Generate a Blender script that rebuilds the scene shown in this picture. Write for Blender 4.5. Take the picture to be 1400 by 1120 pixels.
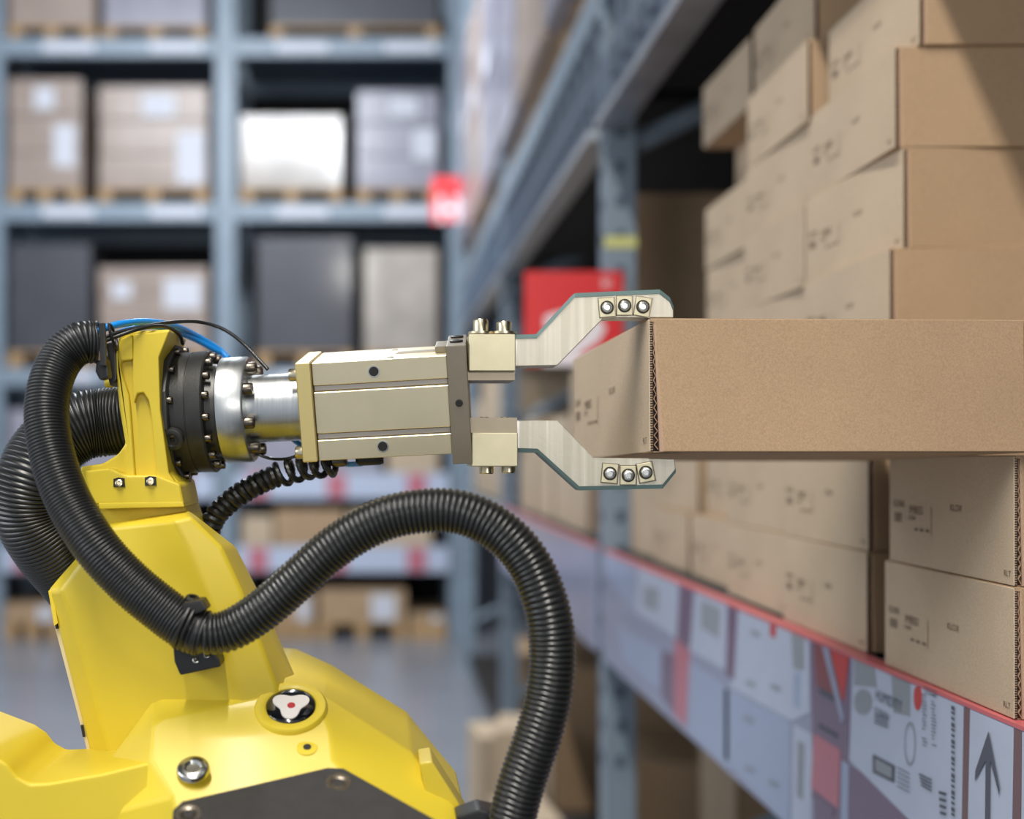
import bpy, bmesh, math, random
from mathutils import Vector, Matrix
random.seed(7)
for o in list(bpy.data.objects): bpy.data.objects.remove(o)
C = bpy.context.scene.collection
SC = bpy.context.scene
# ------------------------------------------------------------------ camera, light, exposure
F = 1700.0; VX, VY = 520.0, 624.0; H = 1.5           # focal length and vanishing point in pixels of 1400x1120
cam_d = bpy.data.cameras.new('camera'); cam = bpy.data.objects.new('camera', cam_d); C.objects.link(cam)
cam.location = (0, 0, H); cam.rotation_euler = (math.pi/2, 0, 0)
cam_d.sensor_width = 36; cam_d.lens = F/1400*36
cam_d.shift_x = (700-VX)/1400; cam_d.shift_y = (VY-560)/1400
cam_d.clip_start = .05; cam_d.clip_end = 100
cam_d.dof.use_dof = True; cam_d.dof.focus_distance = 1.10; cam_d.dof.aperture_fstop = 2.35
SC.camera = cam
vs = SC.view_settings
vs.view_transform = 'Standard'; vs.look = 'None'; vs.gamma = 1; vs.use_curve_mapping = False; vs.exposure = 0.0
w = bpy.data.worlds.new('world'); SC.world = w; w.use_nodes = True
bg = w.node_tree.nodes['Background']; bg.inputs[0].default_value = (.80, .88, 1.0, 1); bg.inputs[1].default_value = .60
def area(name, loc, target, sx, sy, power, col=(1, 1, 1)):
    l = bpy.data.lights.new(name, 'AREA'); l.shape = 'RECTANGLE'; l.size = sx; l.size_y = sy; l.energy = power; l.color = col
    o = bpy.data.objects.new(name, l); C.objects.link(o); o.location = loc
    o.rotation_euler = (Vector(target)-Vector(loc)).to_track_quat('-Z', 'Y').to_euler(); return o
strip = area('aisle_strip_lamp', (-.50, -1.0, 4.7), (0, 0, 0), .12, 3.4, 220, (1, .95, .87)); strip.rotation_euler = (0, 0, 0)
strip = area('aisle_strip_lamp', (-.45, 6.2, 4.9), (0, 0, 0), .12, 3.0, 90, (.9, .95, 1)); strip.rotation_euler = (0, 0, 0)
area('front_lamp', (.7, -2.2, 2.3), (.2, 1.2, 1.5), 1.2, 1.0, 30, (1, .95, .88))
area('side_lamp', (-2.8, .2, 2.6), (.3, 1.6, 1.6), 1.6, 1.2, 3, (.95, .97, 1))
area('added_pile_fill', (-2.2, .6, 2.4), (.8, 3.3, 1.8), 1.8, .8, 24, (.96, .97, 1))  # unseen fill added to brighten the box pile and stack sides
area('ceiling_lamp', (-1.6, 5.6, 5.8), (-1.0, 9.8, 1.8), 3.2, 1.6, 370, (.88, .93, 1))
# ------------------------------------------------------------------ helpers
def P(x, y, Y): return Vector(((x-VX)*Y/F, Y, H-(y-VY)*Y/F))
ORG = {}
def link(o, origin, parent):
    C.objects.link(o); ORG[o.name] = Vector(origin)
    if parent is not None:
        o.parent = parent; o.location = Vector(origin)-ORG[parent.name]
    else: o.location = origin
    return o
def mk(name, vf, mat, parent=None, smooth=False, bevel=0, seg=2, origin=None, **kw):
    verts, faces = vf
    verts = [Vector(v) for v in verts]
    if origin is None:
        lo = Vector([min(v[i] for v in verts) for i in range(3)]); hi = Vector([max(v[i] for v in verts) for i in range(3)])
        origin = (lo+hi)/2
        if parent is None: origin.z = lo.z
    origin = Vector(origin)
    me = bpy.data.meshes.new(name); me.from_pydata([v-origin for v in verts], [], faces)
    bm = bmesh.new(); bm.from_mesh(me)
    bmesh.ops.remove_doubles(bm, verts=bm.verts, dist=1e-6)
    bmesh.ops.recalc_face_normals(bm, faces=bm.faces)
    if bevel > 0:
        es = [e for e in bm.edges if len(e.link_faces) == 2 and e.calc_face_angle(0) > .3]
        bmesh.ops.bevel(bm, geom=es, offset=bevel, segments=seg, profile=.6, affect='EDGES', clamp_overlap=True)
    if smooth or bevel > 0:
        for f in bm.faces: f.smooth = True
        for e in bm.edges:
            if len(e.link_faces) == 2 and e.calc_face_angle(0) > (.75 if smooth else .5): e.smooth = False
    bm.to_mesh(me); bm.free()
    me.materials.append(mat)
    o = bpy.data.objects.new(name, me)
    link(o, origin, parent)
    if bevel > 0 and not smooth:
        wn = o.modifiers.new('weighted_normals', 'WEIGHTED_NORMAL'); wn.keep_sharp = True
    for k, v in kw.items(): o[k] = v
    return o
def thing(name, label, cat, loc, group=None):
    o = bpy.data.objects.new(name, None); o.empty_display_size = .05
    link(o, loc, None); o['label'] = label; o['category'] = cat
    if group: o['group'] = group
    return o
def join(*parts):
    V, Fc = [], []
    for v, f in parts:
        n = len(V); V += list(v); Fc += [tuple(i+n for i in g) for g in f]
    return V, Fc
def bx(x0, x1, y0, y1, z0, z1, M=None):
    v = [Vector(p) for p in ((x0,y0,z0),(x1,y0,z0),(x1,y1,z0),(x0,y1,z0),(x0,y0,z1),(x1,y0,z1),(x1,y1,z1),(x0,y1,z1))]
    if M: v = [M @ p for p in v]
    return v, [(0,3,2,1),(4,5,6,7),(0,1,5,4),(1,2,6,5),(2,3,7,6),(3,0,4,7)]
def prism(front, back):
    n = len(front)
    return list(front)+list(back), [tuple(range(n)), tuple(range(2*n-1, n-1, -1))]+[(i, (i+1) % n, n+(i+1) % n, n+i) for i in range(n)]
def pprism(poly, Y0, Y1):           # outline at the depth Y0, real thickness to Y1 (parallel extrusion)
    f = [P(x, y, Y0) for x, y in poly]; d = Vector((0, Y1-Y0, 0))
    return prism(f, [v+d for v in f])
def lathe(prof, M, seg=40, a0=0.0, ry=1.0):   # profile (x along axis, r); M maps local (x,y,z)
    V, Fc = [], []
    for x, r in prof:
        for k in range(seg):
            a = a0+2*math.pi*k/seg; V.append(M @ Vector((x, r*math.cos(a), r*math.sin(a))))
    n = len(prof)
    for i in range(n-1):
        for k in range(seg):
            Fc.append((i*seg+k, i*seg+(k+1) % seg, (i+1)*seg+(k+1) % seg, (i+1)*seg+k))
    Fc.append(tuple(range(seg))); Fc.append(tuple(range((n-1)*seg, n*seg)))
    return V, Fc
def axisM(o, d, up=Vector((0, 0, 1))):
    x = Vector(d).normalized(); y = up.cross(x)
    if y.length < 1e-4: y = Vector((0, 1, 0)).cross(x)
    y.normalize(); z = x.cross(y)
    return Matrix(((x.x, y.x, z.x, o[0]), (x.y, y.y, z.y, o[1]), (x.z, y.z, z.z, o[2]), (0, 0, 0, 1)))
def spline(pts, step):
    pts = [Vector(p) for p in pts]; pp = [2*pts[0]-pts[1]]+pts+[2*pts[-1]-pts[-2]]; dense = []
    for i in range(1, len(pp)-2):
        a, b, c, d = pp[i-1:i+3]
        for k in range(40):
            t = k/40; dense.append(.5*((2*b)+(c-a)*t+(2*a-5*b+4*c-d)*t*t+(3*b-a-3*c+d)*t**3))
    dense.append(pts[-1])
    L = [0]
    for i in range(1, len(dense)): L.append(L[-1]+(dense[i]-dense[i-1]).length)
    n = max(2, int(L[-1]/step)); out = []; j = 0
    for k in range(n+1):
        s = L[-1]*k/n
        while j < len(L)-2 and L[j+1] < s: j += 1
        t = (s-L[j])/max(1e-9, L[j+1]-L[j]); out.append(dense[j].lerp(dense[j+1], min(1, t)))
    return out
def sweep(path, rad, seg=14, cap=True):
    n = len(path); V, Fc = [], []
    T = [(path[min(i+1, n-1)]-path[max(i-1, 0)]).normalized() for i in range(n)]
    u = T[0].orthogonal().normalized()
    for i in range(n):
        u = (u-T[i]*u.dot(T[i])).normalized(); v = T[i].cross(u); r = rad(i) if callable(rad) else rad
        for k in range(seg):
            a = 2*math.pi*k/seg; V.append(path[i]+(u*math.cos(a)+v*math.sin(a))*r)
    for i in range(n-1):
        for k in range(seg): Fc.append((i*seg+k, i*seg+(k+1) % seg, (i+1)*seg+(k+1) % seg, (i+1)*seg+k))
    if cap: Fc += [tuple(range(seg)), tuple(range((n-1)*seg, n*seg))]
    return V, Fc
def corrugated(pts, r0, r1, pitch, depth, seg=32, sharp=1.0):
    m = 6; path = spline(pts, pitch/m); n = len(path)
    pr = [0, .08, .55, 1, .55, .08]
    return sweep(path, lambda i: (r0+(r1-r0)*i/n)-depth*pr[i % m], seg)
_tx = {}
def text2d(s, bold=False):
    if s in _tx: return _tx[s]
    cu = bpy.data.curves.new('t', 'FONT'); cu.body = s; cu.size = 1; cu.resolution_u = 2
    if bold: cu.offset = .02
    o = bpy.data.objects.new('t', cu); C.objects.link(o)
    me = bpy.data.meshes.new_from_object(o.evaluated_get(bpy.context.evaluated_depsgraph_get()))
    r = ([v.co.copy() for v in me.vertices], [tuple(p.vertices) for p in me.polygons])
    bpy.data.objects.remove(o); bpy.data.curves.remove(cu); bpy.data.meshes.remove(me)
    _tx[s] = r; return r
def text_on(s, o, ux, uz, size, wscale=1.0, bold=False):   # text starting at o, reading along ux, upright uz
    v, f = text2d(s, bold); ux = Vector(ux)*size*wscale; uz = Vector(uz)*size
    return [Vector(o)+ux*p.x+uz*p.y for p in v], f
# ------------------------------------------------------------------ materials
def srgb(c):
    return tuple(((x/255)/12.92 if x/255 <= .04045 else ((x/255+.055)/1.055)**2.4) for x in c)+(1,)
def mat(name, col, rough=.5, metal=0, noise=0, nscale=30, bump=0, bscale=200, stretch=(1, 1, 1), spec=None, coat=0, coords='Object', rvar=0):
    m = bpy.data.materials.new(name); m.use_nodes = True; nt = m.node_tree; b = nt.nodes['Principled BSDF']
    c = srgb(col); b.inputs['Base Color'].default_value = c; b.inputs['Roughness'].default_value = rough; b.inputs['Metallic'].default_value = metal
    if spec is not None: b.inputs['Specular IOR Level'].default_value = spec
    if coat: b.inputs['Coat Weight'].default_value = coat; b.inputs['Coat Roughness'].default_value = .12
    tc = nt.nodes.new('ShaderNodeTexCoord'); mp = nt.nodes.new('ShaderNodeMapping'); mp.inputs['Scale'].default_value = stretch
    nt.links.new(tc.outputs[coords], mp.inputs[0])
    if noise:
        n = nt.nodes.new('ShaderNodeTexNoise'); n.inputs['Scale'].default_value = nscale; n.inputs['Detail'].default_value = 6
        r = nt.nodes.new('ShaderNodeValToRGB'); r.color_ramp.elements[0].position = .3; r.color_ramp.elements[1].position = .7
        r.color_ramp.elements[0].color = tuple(x*(1-noise) for x in c[:3])+(1,); r.color_ramp.elements[1].color = tuple(min(1, x*(1+noise)) for x in c[:3])+(1,)
        nt.links.new(mp.outputs[0], n.inputs['Vector']); nt.links.new(n.outputs[0], r.inputs[0]); nt.links.new(r.outputs[0], b.inputs['Base Color'])
        if rvar:
            mr = nt.nodes.new('ShaderNodeMapRange'); mr.inputs[3].default_value = rough-rvar; mr.inputs[4].default_value = rough+rvar
            nt.links.new(n.outputs[0], mr.inputs[0]); nt.links.new(mr.outputs[0], b.inputs['Roughness'])
    if bump:
        n2 = nt.nodes.new('ShaderNodeTexNoise'); n2.inputs['Scale'].default_value = bscale; n2.inputs['Detail'].default_value = 3
        bp = nt.nodes.new('ShaderNodeBump'); bp.inputs['Strength'].default_value = bump; bp.inputs['Distance'].default_value = .001
        nt.links.new(mp.outputs[0], n2.inputs['Vector']); nt.links.new(n2.outputs[0], bp.inputs['Height']); nt.links.new(bp.outputs[0], b.inputs['Normal'])
    return m
def card_mat(name, col):
    m = mat(name, col, .85, noise=.06, nscale=7, bump=.10, bscale=900, spec=.25); nt = m.node_tree; b = nt.nodes['Principled BSDF']
    src = b.inputs['Base Color'].links[0].from_socket; mp = [n for n in nt.nodes if n.type == 'MAPPING'][0]
    n = nt.nodes.new('ShaderNodeTexNoise'); n.inputs['Scale'].default_value = 620; n.inputs['Detail'].default_value = 5; n.inputs['Roughness'].default_value = .75
    r = nt.nodes.new('ShaderNodeValToRGB'); r.color_ramp.elements[0].position = .28; r.color_ramp.elements[0].color = (.55, .5, .45, 1); r.color_ramp.elements[1].position = .6; r.color_ramp.elements[1].color = (1.05, 1.05, 1.05, 1)
    mx = nt.nodes.new('ShaderNodeMix'); mx.data_type = 'RGBA'; mx.blend_type = 'MULTIPLY'; mx.inputs[0].default_value = .6
    nt.links.new(mp.outputs[0], n.inputs['Vector']); nt.links.new(n.outputs[0], r.inputs[0]); nt.links.new(src, mx.inputs[6]); nt.links.new(r.outputs[0], mx.inputs[7]); nt.links.new(mx.outputs[2], b.inputs['Base Color'])
    return m
M = dict(
 card=card_mat('cardboard', (180, 152, 121)), card2=card_mat('cardboard_pale', (200, 180, 154)), card_dark=mat('cardboard_gap_shade', (48, 32, 24), .9),
 flute=mat('cardboard_flute', (168, 136, 108), .9), tuck=mat('tuck_flap', (176, 146, 126), .85), ink=mat('ink', (112, 92, 74), .8),
 yellow=mat('yellow_paint', (212, 188, 48), .46, noise=.03, nscale=12, bump=.05, bscale=500, coat=.08),
 cream=mat('cream_tone', (205, 190, 150), .5), hose=mat('black_hose', (34, 35, 34), .26, spec=.7), hosef=mat('black_flex_hose', (28, 29, 29), .34, spec=.6),
 black=mat('black_plastic', (28, 27, 26), .4), blackm=mat('black_metal', (58, 58, 56), .36, metal=.35, noise=.15, nscale=60, bump=.1, bscale=600),
 blue=mat('blue_tube', (30, 140, 225), .25, coat=.3), steel=mat('steel', (205, 205, 200), .22, metal=1), screw=mat('dark_screw', (105, 98, 88), .3, metal=1),
 brass=mat('plated_screw', (214, 202, 172), .28, metal=1),
 alu=mat('turned_aluminium', (190, 193, 193), .34, metal=1, noise=.06, nscale=40, stretch=(12, .6, .6), rvar=.08),
 anod=mat('anodised_body', (218, 206, 174), .40, metal=.8, noise=.03, nscale=30, bump=.06, bscale=700), anod_top=mat('anodised_yellow_reflection', (226, 206, 140), .34, metal=.6),
 plate=mat('hard_steel_plate', (146, 136, 118), .4, metal=.7, noise=.06, nscale=40), jaw=mat('jaw_block', (198, 190, 160), .42, metal=.5, noise=.05, nscale=50, bump=.05, bscale=500),
 groove=mat('groove', (196, 186, 172), .35, metal=.7), hole=mat('bore', (30, 28, 24), .5),
 cover=mat('dark_cover', (46, 44, 43), .55, noise=.12, nscale=90, bump=.1, bscale=400, spec=.3), white=mat('white_enamel', (225, 220, 215), .3), red=mat('red_dot', (180, 30, 45), .4),
 glass_black=mat('gloss_black', (12, 14, 18), .08, coat=1),
 rack=mat('blue_grey_steel', (128, 143, 156), .42, noise=.08, nscale=6), rackd=mat('dark_blue_steel', (84, 98, 116), .5, noise=.1, nscale=6), racks=mat('galvanised_steel', (170, 176, 184), .35, metal=.6, noise=.15, nscale=9),
 slot=mat('slot_dark', (72, 84, 100), .7), dark=mat('dark_panel', (22, 22, 24), .8, noise=.2, nscale=2), deck=mat('deck_board', (38, 34, 31), .8, noise=.15, nscale=5),
 wood=mat('pallet_wood', (180, 146, 104), .8, noise=.12, nscale=9, stretch=(1, 8, 8)), wrapc=mat('wrapped_cartons', (160, 142, 130), .4, noise=.1, nscale=3, bump=.4, bscale=14, coat=.15),
 wrapg=mat('grey_shrink_wrap', (142, 140, 152), .34, noise=.14, nscale=4, bump=.5, bscale=16, stretch=(2, 2, .4), coat=.2), wrapw=mat('white_glare_wrap', (170, 160, 150), .25, noise=.3, nscale=2.2, bump=.6, bscale=9, coat=.5),  # wrapw noise paints patches of white glare on brown-tan wrap
 wrapd=mat('dark_shrink_wrap', (62, 63, 70), .45, noise=.15, nscale=3, bump=.5, bscale=12, coat=.4), paper=mat('label_paper', (206, 208, 216), .6),
 redsign=mat('red_sign', (222, 48, 52), .45), signw=mat('sign_white', (240, 232, 236), .5),
 floor=mat('floor_concrete', (138, 141, 148), .25, noise=.07, nscale=1.5, bump=.05, bscale=30, rvar=.06), wall=mat('wall_paint', (110, 114, 122), .8, noise=.05, nscale=2), ceil=mat('ceiling_paint', (84, 92, 94), .9, noise=.05, nscale=2),
 b_base=mat('banner_base', (150, 156, 182), .3, noise=.06, nscale=14, coat=.3), b_white=mat('banner_white', (186, 196, 216), .3, noise=.03, nscale=20, coat=.3), b_mid=mat('banner_mid', (158, 172, 200), .3, coat=.3),
 b_mauve=mat('banner_mauve', (118, 98, 122), .3, coat=.3), b_red=mat('banner_red', (196, 44, 34), .3, coat=.3), b_dred=mat('banner_dark_red', (130, 62, 64), .3, coat=.3), b_pink=mat('banner_pink', (205, 105, 108), .35), b_rose=mat('banner_rose', (192, 112, 126), .3, coat=.3),
 b_brown=mat('banner_brown', (116, 90, 92), .35), b_ink=mat('banner_ink', (84, 88, 100), .5), b_grey=mat('banner_grey', (146, 152, 160), .4), tape=mat('yellow_tape', (205, 205, 130), .6),
 graybit=mat('grey_clutter', (150, 148, 160), .6, noise=.15, nscale=12))
# finger metal: milled aluminium with broad vertical tool marks
def finger_mat():
    m = mat('milled_aluminium', (205, 200, 184), .36, metal=.45, bump=.08, bscale=300); nt = m.node_tree; b = nt.nodes['Principled BSDF']
    tc = nt.nodes.new('ShaderNodeTexCoord'); mp = nt.nodes.new('ShaderNodeMapping'); mp.inputs['Scale'].default_value = (1, 1, .02); mp.inputs['Rotation'].default_value = (0, .07, 0)
    n = nt.nodes.new('ShaderNodeTexNoise'); n.inputs['Scale'].default_value = 120; n.inputs['Detail'].default_value = 5
    r = nt.nodes.new('ShaderNodeValToRGB'); e = r.color_ramp.elements; e[0].position = .40; e[0].color = srgb((172, 167, 152)); e[1].position = .72; e[1].color = srgb((236, 234, 226))
    x = r.color_ramp.elements.new(.58); x.color = srgb((188, 183, 169))
    nt.links.new(tc.outputs['Object'], mp.inputs[0]); nt.links.new(mp.outputs[0], n.inputs['Vector']); nt.links.new(n.outputs[0], r.inputs[0]); nt.links.new(r.outputs[0], b.inputs['Base Color'])
    return m
M['finger'] = finger_mat(); M['fedge'] = mat('finger_edge_reflection', (92, 114, 112), .45, metal=.2)
# ------------------------------------------------------------------ the setting
mk('floor', bx(-7, 2.4, -2, 11.8, -.05, 0), M['floor'], kind='structure')
mk('wall_back', bx(-7, 2.4, 11.8, 11.9, 0, 6.2), M['wall'], kind='structure')
mk('wall_right', bx(2.4, 2.5, -2, 11.8, 0, 6.2), M['wall'], kind='structure')
mk('ceiling', bx(-7, 2.4, -2.5, 11.8, 6.2, 6.3), M['ceil'], kind='structure')
# ------------------------------------------------------------------ right rack
RX = .578
rr = thing('pallet_rack', 'tall blue-grey steel rack along the right side of the aisle, holding the cardboard box stacks', 'rack', (1.1, 3, 0))
UY = (-2.3, .45, 3.2, 5.9, 8.6)
for Y in UY:
    for X in (RX, 1.62):
        u = mk('upright', join(bx(X, X+.078, Y-.005, Y+.0, 0, 5.4), bx(X, X+.012, Y, Y+.08, 0, 5.4), bx(X+.066, X+.078, Y, Y+.08, 0, 5.4)), M['rack'], rr)
        if X == RX:
            s = [bx(X+.028, X+.050, Y-.007, Y-.004, z/100, z/100+.03) for z in range(70, 300, 9)]
            s += [bx(X-.002, X+.001, Y+.025, Y+.055, z/100, z/100+.03) for z in range(70, 300, 9)]
            mk('slots', join(*s), M['slot'], u, kind='stuff')
    for z in (.35, 1.0, 1.65, 2.3):
        mk('brace', sweep([Vector((RX+.06, Y+.04, z)), Vector((1.64, Y+.04, z+.5))], .028, 8), M['rack'], rr)
for a, b in zip(UY[:-1], UY[1:]):
    for zt, tk in ((1.255, .08), (2.52, .13)):
        mk('beam', bx(RX+(.003 if zt < 2 else -.012), RX+(.035 if zt < 2 else .07), a+.08, b-.01, zt-tk, zt), M['rackd'] if zt > 2 else M['rack'], rr, bevel=.004)
        mk('beam', bx(1.60, 1.65, a+.08, b-.01, zt-tk, zt), M['rack'], rr, bevel=.004)
    bm_ = [bx(RX-.020, RX-.010, y, y+.07, 2.42, 2.48) for y in [a+.12+.14*i for i in range(int((b-a-.2)/.14))]]
    mk('beam_holes', join(*bm_), M['slot'], rr, kind='stuff')
    mk('top_rail', bx(RX-.010, RX+.05, a+.08, b-.01, 2.66, 2.765), M['rack'], rr, bevel=.006)
    mk('rail_posts', join(*[bx(RX-.008, RX+.03, y, y+.035, 2.521, 2.659) for y in [a+.15+.17*i for i in range(int((b-a-.25)/.17)+1)]]), M['rackd'], rr, kind='stuff')
    mk('rail_posts', join(*[bx(1.5, 1.6, y, y+.035, 2.521, 2.765) for y in (a+.2, (a+b)/2, b-.2)]), M['rackd'], rr, kind='stuff')
    mk('shelf_deck', bx(RX+.06, 1.60, a+.08, b-.01, 2.74, 2.765), M['dark'], rr)
    mk('beam_lip', bx(RX-.03, RX+.05, a+.08, b-.01, 2.335, 2.36), M['racks'], rr, bevel=.003)
    mk('shelf_deck', bx(RX+.03, 1.62, a+.08, b-.01, 1.235, 1.262), M['deck'], rr)
    mk('shelf_deck', bx(RX+.035, 1.60, a+.08, b-.01, 2.44, 2.48), M['dark'], rr)
    mk('shelf_deck', bx(RX+.03, 1.62, a+.08, b-.01, .10, .13), M['deck'], rr)
mk('rack_shade_panel', bx(1.72, 1.74, -2.3, 9.2, 0, 5.4), M['dark'], rr, label='dark panel added for the shaded rack interior')  # dark sheet added so the rack interior reads black
mk('tape_band', bx(RX-.003, RX+.081, 3.2-.0075, 3.2-.0055, 1.5+.535, 1.5+.565), M['tape'], rr, label='pale yellow tape band')

# shelf banner along the front edge
SX = .567
def S(px, py, e=0):
    Y = SX*F/(px-VX); return Vector((SX-e, Y, H-(py-VY)*Y/F))
def S5(x, y): return (680+x/2.434, 660+y/2.434)
def S6(x, y): return (1000+x/3.5, 820+y/3.5)
ban = thing('shelf_banner', 'long glossy pale blue, mauve and red printed banner along the right shelf edge', 'banner', (SX, 2.0, .99))
ztop, zbot = 1.258, .985
for a, b in ((.86, 3.17), (3.30, 5.88)):
    mk('banner_board', bx(SX, SX+.012, a, b, zbot, ztop), M['b_base'], ban)
    mk('edge_strip', bx(SX-.001, SX+.02, a, b, ztop, ztop+.0038), M['b_pink'], ban, label='salmon pink edge strip')
def patch(pts, m, e=.0008, name='printed_panel', f=None):
    pts = [f(*p) if f else p for p in pts]
    front = [S(x, y, e) for x, y in pts]
    for v in front: v.z = min(ztop-.001, max(zbot+.001, v.z))
    mk(name, prism(front, [v+Vector((e+.0005, 0, 0)) for v in front]), M[m], ban)
q = lambda pts, m, e=.0008, n='printed_panel': patch(pts, m, e, n, S6)
q([(20,-10),(280,90),(372,200),(375,540),(290,580),(0,420)], 'b_white')
q([(-30,420),(282,590),(280,1100),(-30,760)], 'b_mid')
q([(300,600),(392,650),(380,1200),(290,1100)], 'b_white')
q([(320,670),(352,690),(345,960),(318,940)], 'b_grey', .0012)
q([(290,150),(350,170),(352,340),(300,330)], 'b_grey', .0012)
q([(300,350),(335,350),(330,520),(300,510)], 'b_mid', .0012)
q([(378,170),(570,262),(556,1300),(400,1150)], 'b_mauve')
q([(400,190),(480,222),(540,480),(410,410)], 'b_dred', .0012)
q([(478,222),(566,262),(540,490)], 'b_red', .0016)
q([(440,215),(470,225),(545,560),(535,600)], 'b_base', .0020)
q([(398,640),(525,720),(515,1000),(385,900)], 'b_rose', .0014)
q([(420,420),(520,470),(520,500),(425,450)], 'b_ink', .0016); q([(420,590),(510,640),(510,665),(425,615)], 'b_ink', .0016)
q([(390,910),(495,1000),(490,1040),(390,950)], 'b_mauve', .0018)
q([(590,262),(1112,480),(1098,1200),(950,1150),(565,765)], 'b_white')
q([(532,765),(950,1050),(1090,1180),(1090,1300),(525,1200)], 'b_mauve', .0006)
q([(532,768),(565,790),(558,1200),(525,1200)], 'b_mid', .0012)
q([(592,275),(690,310),(700,420),(592,410)], 'b_grey', .0011); q([(770,330),(860,370),(860,560),(780,540)], 'b_grey', .0011)
q([(635+42*math.cos(a), 490+62*math.sin(a)) for a in [i*math.pi/10 for i in range(20)]], 'b_grey', .0016, 'printed_seal')
q([(897+18*math.cos(a), 468+62*math.sin(a)) for a in [i*math.pi/10 for i in range(20)]], 'b_red', .0016, 'printed_dot')
q([(190,95),(216,105),(214,182),(190,172)], 'b_red', .0016, 'printed_dot')
q([(683,740),(787,795),(785,877),(683,828)], 'b_ink', .0016); q([(696,760),(774,802),(773,856),(696,816)], 'b_grey', .0020)
# oval outline
ov = []
for r in (1.0, .88):
    ov.append([S(*S6(860+26*r*math.cos(a), 690+105*r*math.sin(a)), .0016) for a in [i*math.pi/12 for i in range(24)]])
mk('printed_oval', (ov[0]+ov[1], [(i, (i+1) % 24, 24+(i+1) % 24, 24+i) for i in range(24)]), M['b_grey'], ban)
rows = []
def bar(x0, y0, x1, y1, t):
    a, b, c, d = (S(*S6(*p), .0018) for p in ((x0, y0), (x1, y1), (x1, y1+t), (x0, y0+t))); rows.append(([a, b, c, d], [(0, 1, 2, 3)]))
for k in range(20): bar(1060, 505+k*27, 1076, 515+k*27, 12 if k % 3 else 19)
for k in range(16):
    y = 450+k*16
    for xx in (918, 962):
        if random.random() < .85: bar(xx+random.randint(0, 5), y, xx+random.randint(14, 26), y+9, 5)
for k in range(5): bar(800, 800+k*22, 860, 832+k*22, 5)
for k in range(4): bar(905+k*3, 830+k*17, 965, 860+k*17, 9)
for k in range(3): bar(930, 415+k*13, 990, 440+k*13, 4)
for k in range(4): bar(1000+k*2, 915+k*32, 1035, 925+k*32, 14)
for k in range(3): bar(690, 545+k*18, 755, 570+k*18, 9)
mk('printed_text', join(*rows), M['b_ink'], ban, kind='stuff'); rows = []
for (x, y) in ((120,160),(95,400),(85,570),(90,810),(205,880),(215,420)): bar(x-22, y-20, x+22, y, 20)
mk('printed_text', join(*rows), M['b_grey'], ban, kind='stuff')
for s_, p0, p1, sz in (('HUMIDITY', (695, 478), (822, 540), .018), ('KUBAN', (690, 540), (760, 575), .010)):
    a, b = S(*S6(*p0), .0018), S(*S6(*p1), .0018); v2, _ = text2d(s_); W = max(p.x for p in v2)
    mk('printed_lettering', text_on(s_, a, (b-a)/W, (0, 0, 1), 1.0) if 0 else text_on(s_, a, ((b-a)/W)/sz, (0, 0, 1), sz), M['b_ink'], ban)
q([(1116,500),(1142,512),(1126,1400),(1100,1400)], 'b_brown')
q([(1146,500),(1352,560),(1336,1400),(1128,1400)], 'b_white')
q([(1356,560),(1392,560),(1384,1500),(1342,1500)], 'b_brown')
q([(1395,560),(1500,560),(1500,1500),(1388,1500)], 'b_white')
arrow = [(1240,630),(1294,905),(1292,938),(1248,770),(1244,1200),(1222,1200),(1226,770),(1175,868),(1176,820)]
ap = [S(*S6(*p), .002) for p in arrow]
for v in ap: v.z = max(zbot+.001, v.z)
mk('printed_arrow', (ap, [(0,1,2,3),(0,3,6),(3,4,5,6),(0,6,7,8)]), M['b_ink'], ban, label='dark grey upward arrow')
p5 = lambda pts, m, e=.0008, n='printed_panel': patch(pts, m, e, n, S5)
p5([(470,280),(600,335),(600,520),(458,430)], 'b_white'); p5([(350,225),(460,275),(450,430),(360,300)], 'b_mid')
p5([(608,330),(652,350),(642,560),(598,520)], 'b_mauve', .001); p5([(490,340),(540,355),(535,430),(488,410)], 'b_grey', .0014)
p5([(660,355),(762,395),(760,625),(642,560)], 'b_white', .001); p5([(680,390),(745,420),(740,520),(680,480)], 'b_grey', .0014)
p5([(768,395),(802,408),(790,660),(760,635)], 'b_mauve', .001)
p5([(400,470),(540,560),(540,690),(420,590)], 'b_mid'); p5([(548,555),(590,575),(588,770),(545,710)], 'b_mauve', .001)
p5([(592,520),(640,560),(626,810),(590,770)], 'b_rose', .0014); p5([(640,600),(770,690),(770,960),(640,830)], 'b_mid')
p5([(805,405),(880,435),(880,720),(800,660)], 'b_white', .001)

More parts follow.
